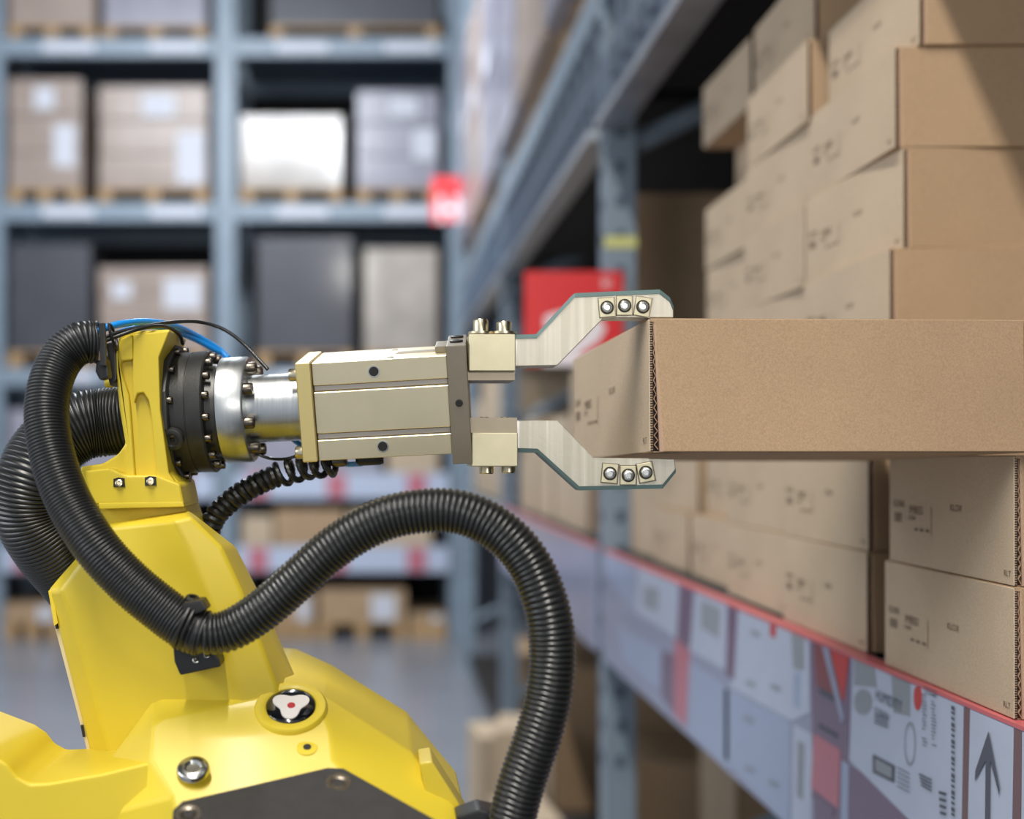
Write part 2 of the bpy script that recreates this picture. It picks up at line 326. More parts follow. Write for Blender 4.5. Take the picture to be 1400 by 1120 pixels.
# ------------------------------------------------------------------ cardboard boxes
def cardboard_box(corner, w, d, h, yaw, label, group=None, pitch=0, detail=2, gap=(.002, .006), m='card', marks=True, roll=0, origin=None):
    T = Matrix.Translation(corner) @ Matrix.Rotation(yaw, 4, 'Z') @ Matrix.Rotation(pitch, 4, 'X') @ Matrix.Rotation(roll, 4, 'Y')
    t = thing('cardboard_box', label, 'box', T @ Vector((w/2, d/2, 0)), group)
    e = .0005; g0, g1 = gap[1], gap[0]          # gap at bottom, at top
    mk('box_body', bx(.003, w, .0035, d, .001, h-.003, T), M['card_dark'], t)  # near-black inner body paints shade into the gaps between panels
    fr = [(g0+.003, 0, .0004), (w, 0, .0004), (w, 0, h), (g1+.003, 0, h)]
    f1 = [T @ Vector(p) for p in fr]; f2 = [T @ Vector((p[0], .0032, p[2])) for p in fr]
    mk('front_panel', prism(f1, f2), M[m], t, bevel=.0008, seg=1)
    sd = [(0, .0015, .0006), (.0032, .0015, .0006), (.0032, .0015, h-.0006), (0, .0015, h-.0006)]
    mk('side_panel', prism([T @ Vector(p) for p in sd], [T @ Vector((p[0], d, p[2])) for p in sd]), M['card2'], t, bevel=.0006, seg=1)  # paler than the front: aisle light on this side put into the colour
    mk('top_flap', join(bx(.001, w, .0005, d/2-.001, h-.003, h, T), bx(.001, w, d/2+.001, d, h-.003, h, T)), M[m], t)
    mk('bottom_flap', join(bx(.0033, w, .0034, d/2-.001, 0, .0009, T), bx(.0033, w, d/2+.001, d, 0, .0009, T)), M[m], t)
    mk('right_panel', bx(w, w+.003, 0, d, 0, h, T), M[m], t)
    if detail >= 2:     # exposed corrugation between the liners at the corner
        n = int(h/.0085)*2; parts = []
        for i in range(n):
            z0, z1 = h*.02+i*h*.96/n, h*.02+(i+1)*h*.96/n
            def wx(z, side): 
                g = g0+(g1-g0)*z/h
                return .0030+ (g*.10 if side else g*.50)
            a, b = wx(z0, i % 2), wx(z1, (i+1) % 2)
            parts.append(prism([T @ Vector(p) for p in ((a, .0006, z0), (a+.00045, .0006, z0+.0003), (b+.00045, .0006, z1+.0003), (b, .0006, z1))],
                               [T @ Vector(p) for p in ((a, .0034, z0), (a+.00045, .0034, z0+.0003), (b+.00045, .0034, z1+.0003), (b, .0034, z1))]))
        mk('corrugated_edge', join(*parts), M['flute'], t, kind='stuff')
        ta = [(.0030+g0*.68, .0008, .0006), (g0+.0034, .0008, .0006), (g1+.0034, .0008, h*.96), (.0030+g1*.8, .0008, h*.96)]
        mk('tuck_flap', prism([T @ Vector(p) for p in ta], [T @ Vector((p[0], .0034, p[2])) for p in ta]), M['tuck'], t)
        fl = []
        for i in range(int(h/.0022)):
            z = i*.0022+.001; fl.append(bx(.0006, .0030, .0010, .0016, z, z+.0011, T))
        mk('board_edge', join(*fl), M['card_dark'], t, kind='stuff')
    if marks:
        X = -.0004; pr = []
        def mark(u, z, s, size): pr.append(text_on(s, T @ Vector((X, d*(1-u), h*z)), T.to_3x3() @ Vector((0, -1, 0)), T.to_3x3() @ Vector((0, 0, 1)), size))
        def blk(u0, u1, z0, z1): pr.append(([T @ Vector(p) for p in ((X, d*(1-u0), h*z0), (X, d*(1-u1), h*z0), (X, d*(1-u1), h*z1), (X, d*(1-u0), h*z1))], [(0, 1, 2, 3)]))
        mark(.04, .52, 'KLINK', .011); 
        for k in range(4): blk(.05, .12, .385+k*.022, .400+k*.022)
        mark(.19, .47, 'IMBISS', .013); mark(.17, .41, '- FORM', .007)
        for k in range(3): blk(.24+k*.05, .27+k*.05, .32, .345)
        blk(.385, .389, .30, .55)
        mark(.54, .53, 'KLOX', .010); mark(.93, .07, 'RLT', .008)
        mk('printed_marks', join(*pr), M['ink'], t, kind='stuff')
    return t
BH = .122; Z0 = 1.2622; BW = .5; BD = .31
def row(i): return Z0+i*(BH+.0004)
yw = math.radians
# near stack (two boxes)
cardboard_box((.5715, 1.12, row(0)), BW, .30, .1192, yw(-.9), 'kraft box nearest the camera, lower of the two at the right picture edge', 'boxes on the right shelf')
cardboard_box((.574, 1.125, Z0+.1196), BW, .285, .1190, yw(-.7), 'kraft box at the right picture edge, upper of the two under the held box', 'boxes on the right shelf')
names9 = ['first', 'second', 'third', 'fourth', 'fifth', 'sixth', 'seventh', 'eighth', 'ninth']
names = ['bottom', 'second', 'third', 'fourth', 'fifth', 'sixth', 'seventh', 'eighth']
colB = [(.587, 0), (.590, .4), (.622, -.5), (.614, -.5), (.632, 2.2), (.623, -1.0), (.650, -.5)]
for i, (x, a) in enumerate(colB):
    cardboard_box((x, 1.50+.003*(i % 3), row(i)), BW, BD, BH, yw(a), 'kraft box in the tall stack right behind the held box, %s from the shelf' % names[i], 'boxes on the right shelf', gap=(.0035, .0055), m='card')
colC = [(.602, 0), (.607, .8), (.615, 0), (.634, 1.4), (.628, -.5), (.640, 1.0), (.632, -.8), (.644, -1)]
for i, (x, a) in enumerate(colC):
    cardboard_box((x, 1.845+.004*(i % 2), row(i)), BW, BD, BH, yw(a), 'kraft box in the middle one of the three tall stacks, %s from the shelf' % names[i], 'boxes on the right shelf', detail=1, gap=(.0045, .006))
colD = [(.625, 0), (.652, -1), (.665, 1.5), (.652, -1), (.662, 1), (.652, -.6), (.715, 0), (.652, .4)]
for i, (x, a) in enumerate(colD):
    cardboard_box((x, 2.19+.004*(i % 2), row(i)), BW, BD, BH, yw(a), 'kraft box in the farthest of the three tall stacks, %s from the shelf' % names[i], 'boxes on the right shelf', detail=1, gap=(.0045, .006))
colE = [(.625, 0), (.645, 2)]
for i, (x, a) in enumerate(colE):
    cardboard_box((x, 2.53, row(i)), BW, BD, BH, yw(a), '%s kraft box of the short stack between the tall stacks and the upright' % ('lower', 'upper')[i], 'boxes on the right shelf', detail=1)
cardboard_box((.64, 2.87, Z0), BW, .28, .20, yw(1), 'taller kraft box on the shelf just in front of the rack upright', 'boxes on the right shelf', detail=1, marks=False)
far = [(.700, 3.42, .25, .28, 0), (.705, 3.43, .27, .25, 1), (.702, 3.42, .28, .43, 2)]
z = Z0
for (x, y, d_, h_, k) in far:
    cardboard_box((x, y, z), .34, d_, h_, 0, '%s blurred brown box of the pile right behind the blue-grey upright' % ('lowest', 'middle', 'topmost')[k], 'brown boxes behind the upright', detail=1, marks=False); z += h_+.0004
k = 0
for y, hs in ((3.82, (.30, .22)), (4.25, (.26, .12)), (4.7, (.34,)), (5.15, (.24, .16)), (6.1, (.3, .3)), (6.6, (.25, .4)), (7.1, (.4, .3)), (7.6, (.3, .5)), (8.1, (.4, .2))):
    z = Z0
    for j, h_ in enumerate(hs):
        x_ = .63+.02*random.random()
        cardboard_box((x_, y, z), .6, .40, h_, yw(random.uniform(-1, 1)), '%s brown carton of the %s blurred stack beyond the red sign' % (('lower' if j == 0 else 'upper'), ['first', 'second', 'third', 'fourth', 'fifth', 'sixth', 'seventh', 'eighth', 'ninth'][k]), 'cartons far down the right shelf', detail=1, marks=False, m='card2'); z += h_+.0004
    k += 1
# cartons below the right shelf
low = [(1.0, 3.5, .5, .45, .52), (.80, 4.1, .5, .5, .36), (.66, 4.8, .5, .5, .55), (.66, 6.1, .5, .6, .4)]
for i, (x, y, w_, d_, h_) in enumerate(low):
    cardboard_box((x, y, .1305), w_, d_, h_, yw(random.uniform(-3, 3)), '%s carton from the camera standing low under the banner shelf' % ['nearest', 'second', 'third', 'fourth'][i], 'cartons under the banner shelf', detail=1, marks=False)
for i, (x, y, z, a) in enumerate(((.38, 3.65, 0, .1), (.39, 4.25, 0, -.15), (.39, 4.85, 0, .1))):
    cardboard_box((x, y, 0), .16, .3, (.42, .56, .40)[i], a, 'pale loose carton on the floor at the foot of the right rack, %s' % ['closest', 'middle one', 'farthest'][i], 'loose cartons on the floor', detail=1, marks=False, m='card2')
# held box
hyaw, hpit = math.atan(66/F), -math.atan(45/F)
hc = P(889, 618.5, 1.100)
cardboard_box(hc, .3395, .35, 184*1.1/F, hyaw, 'large kraft cardboard box held level by the gripper in front of the stacks', None, pitch=hpit, gap=(.0012, .0085))

# ------------------------------------------------------------------ pallet loads
def pallet(x0, x1, y0, y1, z, label, group):
    t = thing('wooden_pallet', label, 'pallet', ((x0+x1)/2, (y0+y1)/2, z), group)
    for k in range(5):
        a = y0+(y1-y0-.09)*k/4; mk('top_board', bx(x0, x1, a, a+.09, z+.118, z+.138), M['wood'], t)
    for k in range(3):
        a = x0+(x1-x0-.1)*k/2; mk('stringer', bx(a, a+.1, y0, y1, z, z+.022), M['wood'], t)
        mk('stringer_board', bx(a, a+.1, y0, y1, z+.098, z+.118), M['wood'], t)
        for j in range(3):
            b = y0+(y1-y0-.12)*j/2; mk('block', bx(a, a+.1, b, b+.12, z+.022, z+.098), M['wood'], t)
def load(x0, x1, y0, y1, z0, z1, m, label, group, layers=3, labels=(), side='front'):
    t = thing('wrapped_load', label, 'pallet load', ((x0+x1)/2, (y0+y1)/2, z0), group)
    n = layers; hh = (z1-z0)/n
    for i in range(n):
        o_ = .004*(i % 2); mk('carton_layer', bx(x0+o_, x1-o_, y0+o_, y1-o_, z0+i*hh, z0+(i+1)*hh-.004), M[m], t, bevel=.012)
    for (u, v, w_, h_) in labels:
        if side == 'front': mk('paper_label', bx(x0+(x1-x0)*u, x0+(x1-x0)*(u+w_), y0-.004, y0-.001, z0+(z1-z0)*v, z0+(z1-z0)*(v+h_)), M['paper'], t, label='white paper label')
        else: mk('paper_label', bx(x0-.004, x0-.001, y0+(y1-y0)*u, y0+(y1-y0)*(u+w_), z0+(z1-z0)*v, z0+(z1-z0)*(v+h_)), M['paper'], t, label='white paper label')
# above the right rack beam
k = 0
for a in UY[1:-1]:
    for q_ in range(3):
        y = a+.12+.855*q_
        pallet(.605, 1.45, y, y+.80, 2.7655, 'wooden pallet on the high beam of the right rack, place %s from the camera' % names9[k], 'pallets on the right rack')
        load(.54, 1.44, y+.01, y+.79, 2.904, 4.0+.12*(k % 3), ('wrapg', 'wrapc', 'wrapg')[k % 3], '%s shrink-wrapped load from the camera high on the right rack' % names9[k], 'wrapped loads high on the right rack', 4,
         ((.3, .5, .3, .12),), 'side'); k += 1
# ------------------------------------------------------------------ far rack
FY = 10.2
def fz(py): return H-(py-VY)*FY/F
def fx(px): return (px-VX)*FY/F
fr_ = thing('pallet_rack', 'blurred blue-grey pallet rack across the back of the aisle, filled with wrapped loads', 'rack', (fx(300), FY+.5, 0))
FU = (-330, -10, 308, 628)
for p in FU:
    for yy in (FY, FY+1.05):
        mk('upright', bx(fx(p)-.085, fx(p)+.085, yy, yy+.10, 0, 6.0), M['rack'], fr_, bevel=.01)
    for z in (.4, 1.6, 2.8, 4.0):
        mk('brace', sweep([Vector((fx(p), FY+.08, z)), Vector((fx(p), FY+1.06, z+.9))], .025, 8), M['rackd'], fr_)
for a, b in zip(FU[:-1], FU[1:]):
    for yp in (65, 290, 515):
        for yy in (FY-.03, FY+1.08): mk('beam', bx(fx(a)+.086, fx(b)-.086, yy, yy+.06, fz(yp)-.08, fz(yp)+.075), M['rack'] , fr_, bevel=.01)
        mk('shelf_deck', bx(fx(a)+.09, fx(b)-.09, FY+.04, FY+1.07, fz(yp)+.03, fz(yp)+.05), M['rackd'], fr_)
        for u in (.22, .68):
            c = fx(a)+(fx(b)-fx(a))*u; mk('beam_label', bx(c, c+.42, FY-.036, FY-.031, fz(yp)-.045, fz(yp)+.035), M['paper'], fr_, label='white location label')
    for yp in (665, 765):
        mk('shelf_board', bx(fx(a)+.09, fx(b)-.09, FY-.02, FY+.9, fz(yp)-.02, fz(yp)+.02), M['rack'], fr_)
        mk('price_rail', bx(fx(a)+.09, fx(b)-.09, FY-.05, FY-.022, fz(yp)-.10, fz(yp)+.11), M['b_white'], fr_, label='pale price rail')
        for u in (.05, .47, .9):
            c = fx(a)+.12+(fx(b)-fx(a)-.4)*u; mk('price_card', bx(c, c+.16, FY-.056, FY-.051, fz(yp)-.09, fz(yp)+.10), M['b_rose'], fr_, label='red price card')
    mk('bay_shade_backing', bx(fx(a)+.05, fx(b)-.05, FY+1.16, FY+1.18, 0, 6), M['dark'], fr_, label='dark sheet added for the shaded bays')  # solid dark sheet standing in for the shade inside the bays
T2, T1, T3, T0 = fz(290)+.0755, fz(515)+.0755, fz(65)+.0755, 0
G = 'wrapped loads on the far rack'
LB = ((.35, .72, .28, .2), (.62, .2, .3, .38))
spec = [  # x0,x1,bottom,top py,mat,label,labels
 (13, 112, T2, 102, 'wrapc', 'brown wrapped load with two white labels at the left edge, above the hose', LB),
 (136, 284, T2, 112, 'wrapc', 'brown wrapped load just left of the far upright, above the wrist', ((.4, .7, .3, .22), (.72, .05, .25, .5))),
 (330, 468, T2, 152, 'wrapw', 'bright load with painted white glare right of the far upright', ()),
 (488, 600, T2, 118, 'wrapg', 'grey wrapped load with labels beside the small red sign', ((.4, .74, .34, .18), (.68, .3, .28, .3))),
 (-150, -34, T2, 115, 'wrapc', 'brown wrapped load beyond the left picture edge', ()),
 (13, 130, T3, -120, 'wrapc', 'wrapped load at the top left corner on a wooden pallet', ()),
 (142, 282, T3, -130, 'wrapg', 'wrapped load at the top on the second pallet from the left', ()),
 (370, 600, T3, -40, 'wrapd', 'dark grey wrapped load at the top between the far uprights', ()),
 (136, 284, T1, 362, 'wrapc', 'brown load with white labels behind the robot wrist', ((.12, .62, .18, .2), (.6, .5, .34, .36))),
 (352, 482, T1, 322, 'wrapd', 'dark wrapped load behind the gripper body', ()),
 (498, 598, T1, 336, 'wrapw', 'narrow white-wrapped load above the gripper body', ()),
 (13, 124, T1, 330, 'wrapd', 'dark wrapped load at the left edge behind the black hoses', ()),
]
for i, (a, b, zb, yt, m, lab, lb) in enumerate(spec):
    kk = (FY+.12)/FY
    pallet(fx(a)*kk, fx(b)*kk, FY+.10, FY+1.0, zb, 'wooden pallet below the %s' % lab.replace(' at the top left corner', ' in the corner').replace(', above the hose', '').replace(' two white', '').replace(' with two white labels', '').replace(' on a wooden pallet', '').replace(' wrapped', ''), 'pallets on the far rack')
    load(fx(a)*kk, fx(b)*kk, FY+.10, FY+1.0, zb+.1385, fz(yt), m, lab, G, 3 if m not in ('wrapw', 'wrapd') else 1, lb)
for i, (a, b, y0_, y1_, zb, m) in enumerate(((375, 470, 697, 0, 765, 'card'), (475, 590, 700, 0, 765, 'card2'), (330, 372, 706, 0, 765, 'card2'), (20, 110, 700, 0, 765, 'card'), (130, 260, 690, 0, 765, 'graybit'),
        (330, 420, 560, 0, 665, 'graybit'), (430, 520, 590, 0, 665, 'graybit'), (530, 600, 575, 0, 665, 'card2'), (10, 90, 560, 0, 665, 'graybit'), (110, 280, 590, 0, 665, 'graybit'))):
    zb_ = fz(zb)+.0205; bb = thing('carton', 'small %s carton on %s low far shelf, %s' % ('grey' if m == 'graybit' else 'brown', 'lower' if zb == 765 else 'upper', ['left of the hose arch', 'under the hose arch', 'between upright and coiled cable', 'at the left edge', 'behind the forearm', 'right of the coil cable', 'below the gripper body', 'below the gripper jaws', 'behind the fat hose', 'behind the wrist'][i]), 'box', (fx((a+b)/2), FY+.25, zb_), 'small cartons on low far shelves')
    mk('box_body', bx(fx(a), fx(b), FY+.03, FY+.5, zb_, fz(y0_)), M[m], bb, bevel=.008)
    mk('packing_tape', bx((fx(a)+fx(b))/2-.03, (fx(a)+fx(b))/2+.03, FY+.028, FY+.5, fz(y0_)-.002, fz(y0_)+.001), M['paper'], bb)
for i, (a, b, yt) in enumerate(((436, 555, 806), (372, 430, 812), (560, 610, 840), (5, 82, 826), (-100, -34, 820))):
    pallet(fx(a), fx(b), FY+.0, FY+.9, 0, 'wooden floor pallet under the far rack, %s' % ['under the carton framed by the hose arch', 'right beside the forearm', 'near the far right upright', 'at the left edge', 'beyond the left edge'][i], 'pallets on the floor')
    load(fx(a), fx(b), FY+.0, FY+.9, .1385, fz(yt), 'card', 'brown carton load on the floor pallet %s' % ['framed by the hose arch', 'right beside the forearm', 'near the far right upright', 'at the left edge', 'beyond the left edge'][i], 'loads on the floor', 1, ((.6, .05, .28, .8),))
# red signs
def sign(x, y, Yd, w_, h_, big, small, label):
    c = P(x, y, Yd); s = thing('hanging_sign', label, 'sign', c)
    mk('sign_board', bx(c.x, c.x+w_, Yd, Yd+.004, c.z-h_, c.z), M['redsign'], s, bevel=.0015, seg=1)
    if small: mk('sign_lettering', text_on(small, (c.x+w_*.78, Yd-.001, c.z-h_*.17), (1, 0, 0), (0, 0, 1), h_*.13), M['signw'], s, label='small white lettering')
    v, f = text2d(big, True); W = max(p.x for p in v); 
    mk('sign_numeral', text_on(big, (c.x+w_*.16, Yd-.001, c.z-h_*.985), (1, 0, 0), (0, 0, 1), h_*.80, (w_*.74)/(W*h_*.80)), M['signw'], s, label='large white numeral')
    return s
sg = sign(717, 371, 3.17, 135*3.17/F, 129*3.17/F, '2', 'BI', 'square red sign with a white numeral 2 on the rack upright behind the gripper finger')
c = P(717, 371, 3.17); mk('sign_bracket', bx(c.x+.17, RX+.05, 3.175, 3.194, c.z-.06, c.z-.04), M['racks'], sg)
sg2 = sign(590, 242, 8.54, 43*8.5/F, 62*8.5/F, 'H', '', 'small blurred red and white sign on the far end of the right rack')
c = P(590, 242, 8.54); mk('sign_bracket', bx(c.x+.1, RX+.05, 8.545, 8.59, c.z-.08, c.z-.05), M['racks'], sg2)

# ------------------------------------------------------------------ robot arm
rob = thing('robot_arm', 'yellow industrial robot arm with black ribbed hoses and metal gripper holding a box', 'robot', (-.12, 1.12, 0))
part = lambda n, vf, m, parent=None, **k: mk(n, vf, M[m], parent or rob, **k)
# tool frame
AX = 1.13; s = AX/F
o0 = P(640, 543, AX); ex = Vector((math.cos(math.radians(3)), -.09, math.sin(math.radians(3)))).normalized()
TM0 = axisM(o0, ex)                                        # x along the axis, y away from the camera, z up
TM = TM0 @ Matrix.Rotation(math.radians(11), 4, 'X') @ Matrix.Scale(s, 4)
TR = TM0 @ Matrix.Scale(s, 4)
def X(px): return px-640
# gripper body with grooves
hy, hz = 62, 66
def gz(f): return hz-2*hz*f
prof = [(-hy, hz), (hy, hz), (hy, -hz), (-hy, -hz), (-hy, gz(.79)), (-hy+7, gz(.785)), (-hy+7, gz(.725)), (-hy, gz(.72)), (-hy, gz(.30)), (-hy+7, gz(.295)), (-hy+7, gz(.235)), (-hy, gz(.23))]
gb = part('gripper_body', prism([TM @ Vector((X(437), a, b)) for a, b in prof], [TM @ Vector((X(616), a, b)) for a, b in prof]), 'anod', bevel=.0006, seg=1, label='champagne anodised gripper body')
for f0 in (.262, .755): part('groove_rail', bx(X(438), X(615), -hy+4.5, -hy+7.2, gz(f0)-3, gz(f0)+3, TM), 'groove', gb)
def cap_screw(center, d, r, h, m, parent, name='bolt', seg=18):
    A = axisM(center, d)
    return part(name, lathe([(-.2*h, r*.96), (h*.85, r), (h, r*.86), (h, r*.5), (h*.45, r*.48)], A, seg), m, parent, smooth=True)
fd = (TM.to_3x3() @ Vector((0, -1, 0))).normalized(); ud = (TM.to_3x3() @ Vector((0, 0, 1))).normalized(); xd = ex.normalized()
for (lx, f0) in ((519, .12), (524, .885)):
    c0 = TM @ Vector((X(lx), -hy, gz(f0)))
    part('bore_rim', lathe([(-.001, 7.8*s), (.0006, 7.8*s), (.0006, 6.4*s), (-.0004, 6.2*s)], axisM(c0, fd), 24), 'steel', gb, smooth=True)
    part('bore', lathe([(-.0005, 6.2*s), (.0007, 6.2*s)], axisM(c0, fd), 24), 'hole', gb)
for (lx, yy) in ((541, -50), (541, 40)):
    part('bore', lathe([(-.0005, 4.5*s), (.0006, 4.5*s)], axisM(TM @ Vector((X(lx), yy, hz)), ud), 20), 'steel', gb)
part('top_slot', bx(X(546), X(602), -12, 10, hz-.5, hz+1.2, TM), 'groove', gb)
part('top_slot', bx(X(548), X(602), -9, 7, hz+.6, hz+1.5, TM), 'plate', gb)
part('sensor_block', bx(X(600), X(616), -30, 40, hz+.5, hz+9, TM), 'plate', gb, bevel=.001)
part('rear_plate', bx(X(415), X(436), -hy-4, hy+4, -hz-1, hz+2, TM), 'anod_top', bevel=.0022, seg=3, label='rear plate with painted yellow reflection')  # yellow reflection is put into the plate's own colour
pl = part('front_plate', bx(X(616), X(642), -hy-8, hy+8, -hz-13, hz+13, TM), 'plate', bevel=.0012, label='dull brown steel front plate')
cap_screw(TM @ Vector((X(629), -hy-8, 3)), fd, 5*s, .0008, 'hole', pl)
for yy in (-30, 30): cap_screw(TM @ Vector((X(629), yy, hz+13)), ud, 9*s, 3*s, 'black', pl)
for yy in (-48, 48):
    for zz in (-56, 50): cap_screw(TM @ Vector((X(415), yy, zz)), -xd, 9*s, 11*s, 'brass', gb)
# air fittings below the gripper
for (a, b, m) in ((446, 470, 'screw'), (482, 520, 'black')):
    part('air_fitting', lathe([(0, 5*s), (4*s, 9*s), ((b-a-5)*s, 9*s), ((b-a)*s, 7*s)], axisM(TM @ Vector((X(a), -20, -hz-9)), xd), 16), m, gb, smooth=True)
    part('fitting_base', bx(X(a)+6, X(a)+16, -26, -14, -hz-10, -hz+2, TM), 'brass', gb)
# adapter + flanges (turned parts)
part('adapter_tube', lathe([(X(338), 47), (X(415), 47)], TR, 64), 'alu', smooth=True, label='turned aluminium tube')
fl = part('adapter_flange', lathe([(X(302), 70), (X(304), 73.5), (X(338), 73.5), (X(341), 71), (X(341), 48)], TR, 72), 'alu', smooth=True, label='round aluminium flange')
for k in range(8):
    a = math.radians(20+45*k); cap_screw(TR @ Vector((X(340), 59*math.cos(a), 59*math.sin(a))), xd, 8.5*s, 13*s, 'screw', fl)
bf = part('wrist_housing', lathe([(X(238), 84), (X(264), 84), (X(264.4), 83), (X(265.4), 83), (X(266), 84), (X(286), 85), (X(288), 83), (X(288), 66), (X(303), 64)], TR, 72), 'blackm', smooth=True, label='black round wrist housing')
for k in range(16):
    a = math.radians(8+22.5*k); cap_screw(TR @ Vector((X(288), 76*math.cos(a), 76*math.sin(a))), xd, 5.5*s, 8*s, 'screw', bf, seg=12)
oc = lathe([(X(216), 97), (X(243), 97), (X(245), 94)], TR, 12, a0=math.radians(15))
bp = part('wrist_plate', oc, 'blackm', bevel=.0008, seg=1, label='black twelve-sided wrist plate')
for k in range(12):
    a = math.radians(15+30*k+6); cap_screw(TR @ Vector((X(245), 89*math.cos(a), 89*math.sin(a))), xd, 5*s, 6*s, 'screw', bp, seg=12)
cc = TR @ Vector((X(247), -84, -38))
part('oil_plug', lathe([(-.004, 15*s), (.002, 15*s), (.0026, 13.5*s), (.0026, 9*s), (.001, 8*s), (.001, 4*s), (-.001, 4*s)], axisM(cc, (TR.to_3x3() @ Vector((0, -1, -.42))).normalized()), 26), 'blackm', bf, smooth=True)
# jaws
YJ = 1.095
def jaw(x0, x1, y0, y1, ca, cb, up):
    j = part('jaw_block', pprism([(x0, y0), (x1, y0), (x1, y1), (x0, y1)], YJ, YJ+.062), 'jaw', bevel=.0008, seg=1)
    part('jaw_carriage', pprism([(x0-2, ca), (x1-1, ca), (x1-1, cb), (x0-2, cb)], YJ+.006, YJ+.056), 'plate', j)
    return j
j1 = jaw(641, 705, 457, 507.5, 507, 520, 1); j2 = jaw(645, 708, 592, 638, 571, 592, -1)
for (x, y, h_) in ((657, 457, 17), (689, 457, 14)):
    part('washer', lathe([(0, 17*s), (3*s, 17*s)], axisM(P(x, y, YJ+.020), (0, 0, 1)), 24), 'brass', j1, smooth=True)
    cap_screw(P(x, y-3, YJ+.020), (0, 0, 1), 10.5*s, h_*s, 'brass', j1, seg=24)
for (x, y) in ((665, 638), (695, 637)): cap_screw(P(x, y, YJ+.020), (0, 0, -1), 10*s, 10*s, 'brass', j2, seg=24)
for (x) in (662, 690): cap_screw(P(x, 571, YJ+.012), (0, 0, 1), 6*s, 1*s, 'steel', j2, seg=18)
# fingers
YF = 1.112
up_ = [(703,459),(734,458),(786,402),(902,397),(916,408),(921,420),(921,434.5),(826,434.5),(762,500),(703,501)]
lo_ = [(706,575),(763,575),(812,626),(893,627),(923,627.5),(924,645),(906,667),(792,669.5),(735,618),(706,617)]
def finger(poly, edge_idx):
    f = part('gripper_finger', pprism(poly, YF+.0, YF+.028), 'finger', bevel=.0007, seg=1)
    d = Vector((0, 0, 0)); n = len(poly)
    # outer chamfer strip, slightly proud; its grey-green imitates a reflection
    pts = [poly[i] for i in edge_idx]; cx = 840; cy = 535
    inner = []
    for i, (x, y) in enumerate(pts): inner.append((x, y+(4.5 if cy > y else -4.5)))
    a = [P(x, y, YF-.0003)+Vector((0, 0, (.0008 if cy > y else -.0008))) for x, y in pts]; b = [P(x, y, YF-.0011) for x, y in inner]
    c2 = [v+Vector((0, .024, 0)) for v in a]
    m_ = len(pts); V = a+b+c2; Fc = []
    for i in range(m_-1): Fc += [(i, i+1, m_+i+1, m_+i), (i, i+1, 2*m_+i+1, 2*m_+i)]
    part('chamfer', (V, Fc), 'fedge', f, label='chamfered outer edge with grey-green reflection painted on')
    return f
f1 = finger(up_, [0, 1, 2, 3, 4, 5]); f2 = finger(lo_, [9, 8, 7, 6, 5])
for f_, lst in ((f1, ((830, 420.5, 5), (854, 418, 0), (879, 419.5, -10))), (f2, ((834, 647.5, -5), (859, 650, 0), (883, 646, 11)))):
    sgn = -1 if f_ is f1 else 1
    for (x, y, ang) in lst:
        a = math.radians(ang); pts = []
        for (u, v) in ((-10.5, -13), (10.5, -13), (10.5, 13), (-10.5, 13)):
            pts.append((x+u*math.cos(a)+v*math.sin(a), y-u*math.sin(a)+v*math.cos(a)))
        sh = [(px, py+1.5) for px, py in pts]
        ctr = (x, y)
        big = [(ctr[0]+(px-ctr[0])*1.14, ctr[1]+(py-ctr[1])*1.08) for px, py in pts]
        part('pad_recess', pprism(big, YF-.0004, YF+.001), 'screw', f_)
        part('grip_pad', pprism(pts, YF-.0022, YF+.012), 'jaw', f_, bevel=.0005, seg=1)
        c1 = P(x, y, YF-.0022)
        part('bolt_seat', lathe([(-.0005, 9.2*s), (.0003, 9.2*s)], axisM(c1, (0, -1, 0)), 24), 'hole', f_)
        part('bolt', lathe([(0, 7.4*s), (.0014, 7.2*s), (.0024, 6.0*s), (.0026, 4.0*s), (.0006, 3.4*s)], axisM(c1, (0, -1, 0)), 24), 'steel', f_, smooth=True)
# yellow wrist block
YW = 1.085
wb = part('wrist_block', pprism([(163,460),(175,453),(233,450),(219,489),(221,560),(233,648),(245,660),(250,690),(128,694),(122,676),(108,660),(110,638),(140,634),(160,622),(171,607),(163,560),(157,500),(156,483)], YW+.006, YW+.10), 'yellow', bevel=.003, seg=3, label='yellow cast wrist block')
part('cast_rib', pprism([(182,457),(232,452),(217,489),(219,560),(231,648),(240,660),(214,662),(213,640),(207,570),(203,548),(196,537),(188,538),(183,552),(181,520)], YW-.002, YW+.02), 'yellow', wb, bevel=.0022, seg=3)
part('cast_rib', pprism([(158,484),(165,463),(181,457),(182,492),(166,494),(165,505),(176,540),(178,560),(184,645),(184,652),(172,652),(174,610),(165,560),(159,510)], YW+.000, YW+.02), 'yellow', wb, bevel=.002, seg=3)
part('mounting_flange', pprism([(110,644),(150,640),(172,650),(214,650),(246,662),(252,692),(130,690),(120,668)], YW-.010, YW+.08), 'yellow', wb, bevel=.003, seg=3)
part('seam', pprism([(134,688),(250,686),(252,693),(136,696)], YW-.0105, YW+.07), 'yellow', wb, bevel=.001)
for (x, y) in ((163, 660), (206, 658)):
    part('bolt_pocket', pprism([(x-8, y-5), (x-2, y-7), (x+7, y-6), (x+8, y+6), (x-8, y+6)], YW-.0112, YW-.009), 'hole', wb)
    cap_screw(P(x, y+1, YW-.0112), (0, -1, .3), 5*s, 3*s, 'brass', wb, seg=14)
for (x, y) in ((151, 498), (147, 524)): cap_screw(P(x+6, y, YW+.02), (-1, 0, 0), 6*s, 9*s, 'brass' if y < 510 else 'yellow', wb, seg=14)
part('neck', pprism([(134,686),(250,684),(257,706),(270,730),(140,735),(120,705)], YW+.004, YW+.09), 'yellow', wb, bevel=.003, seg=3)
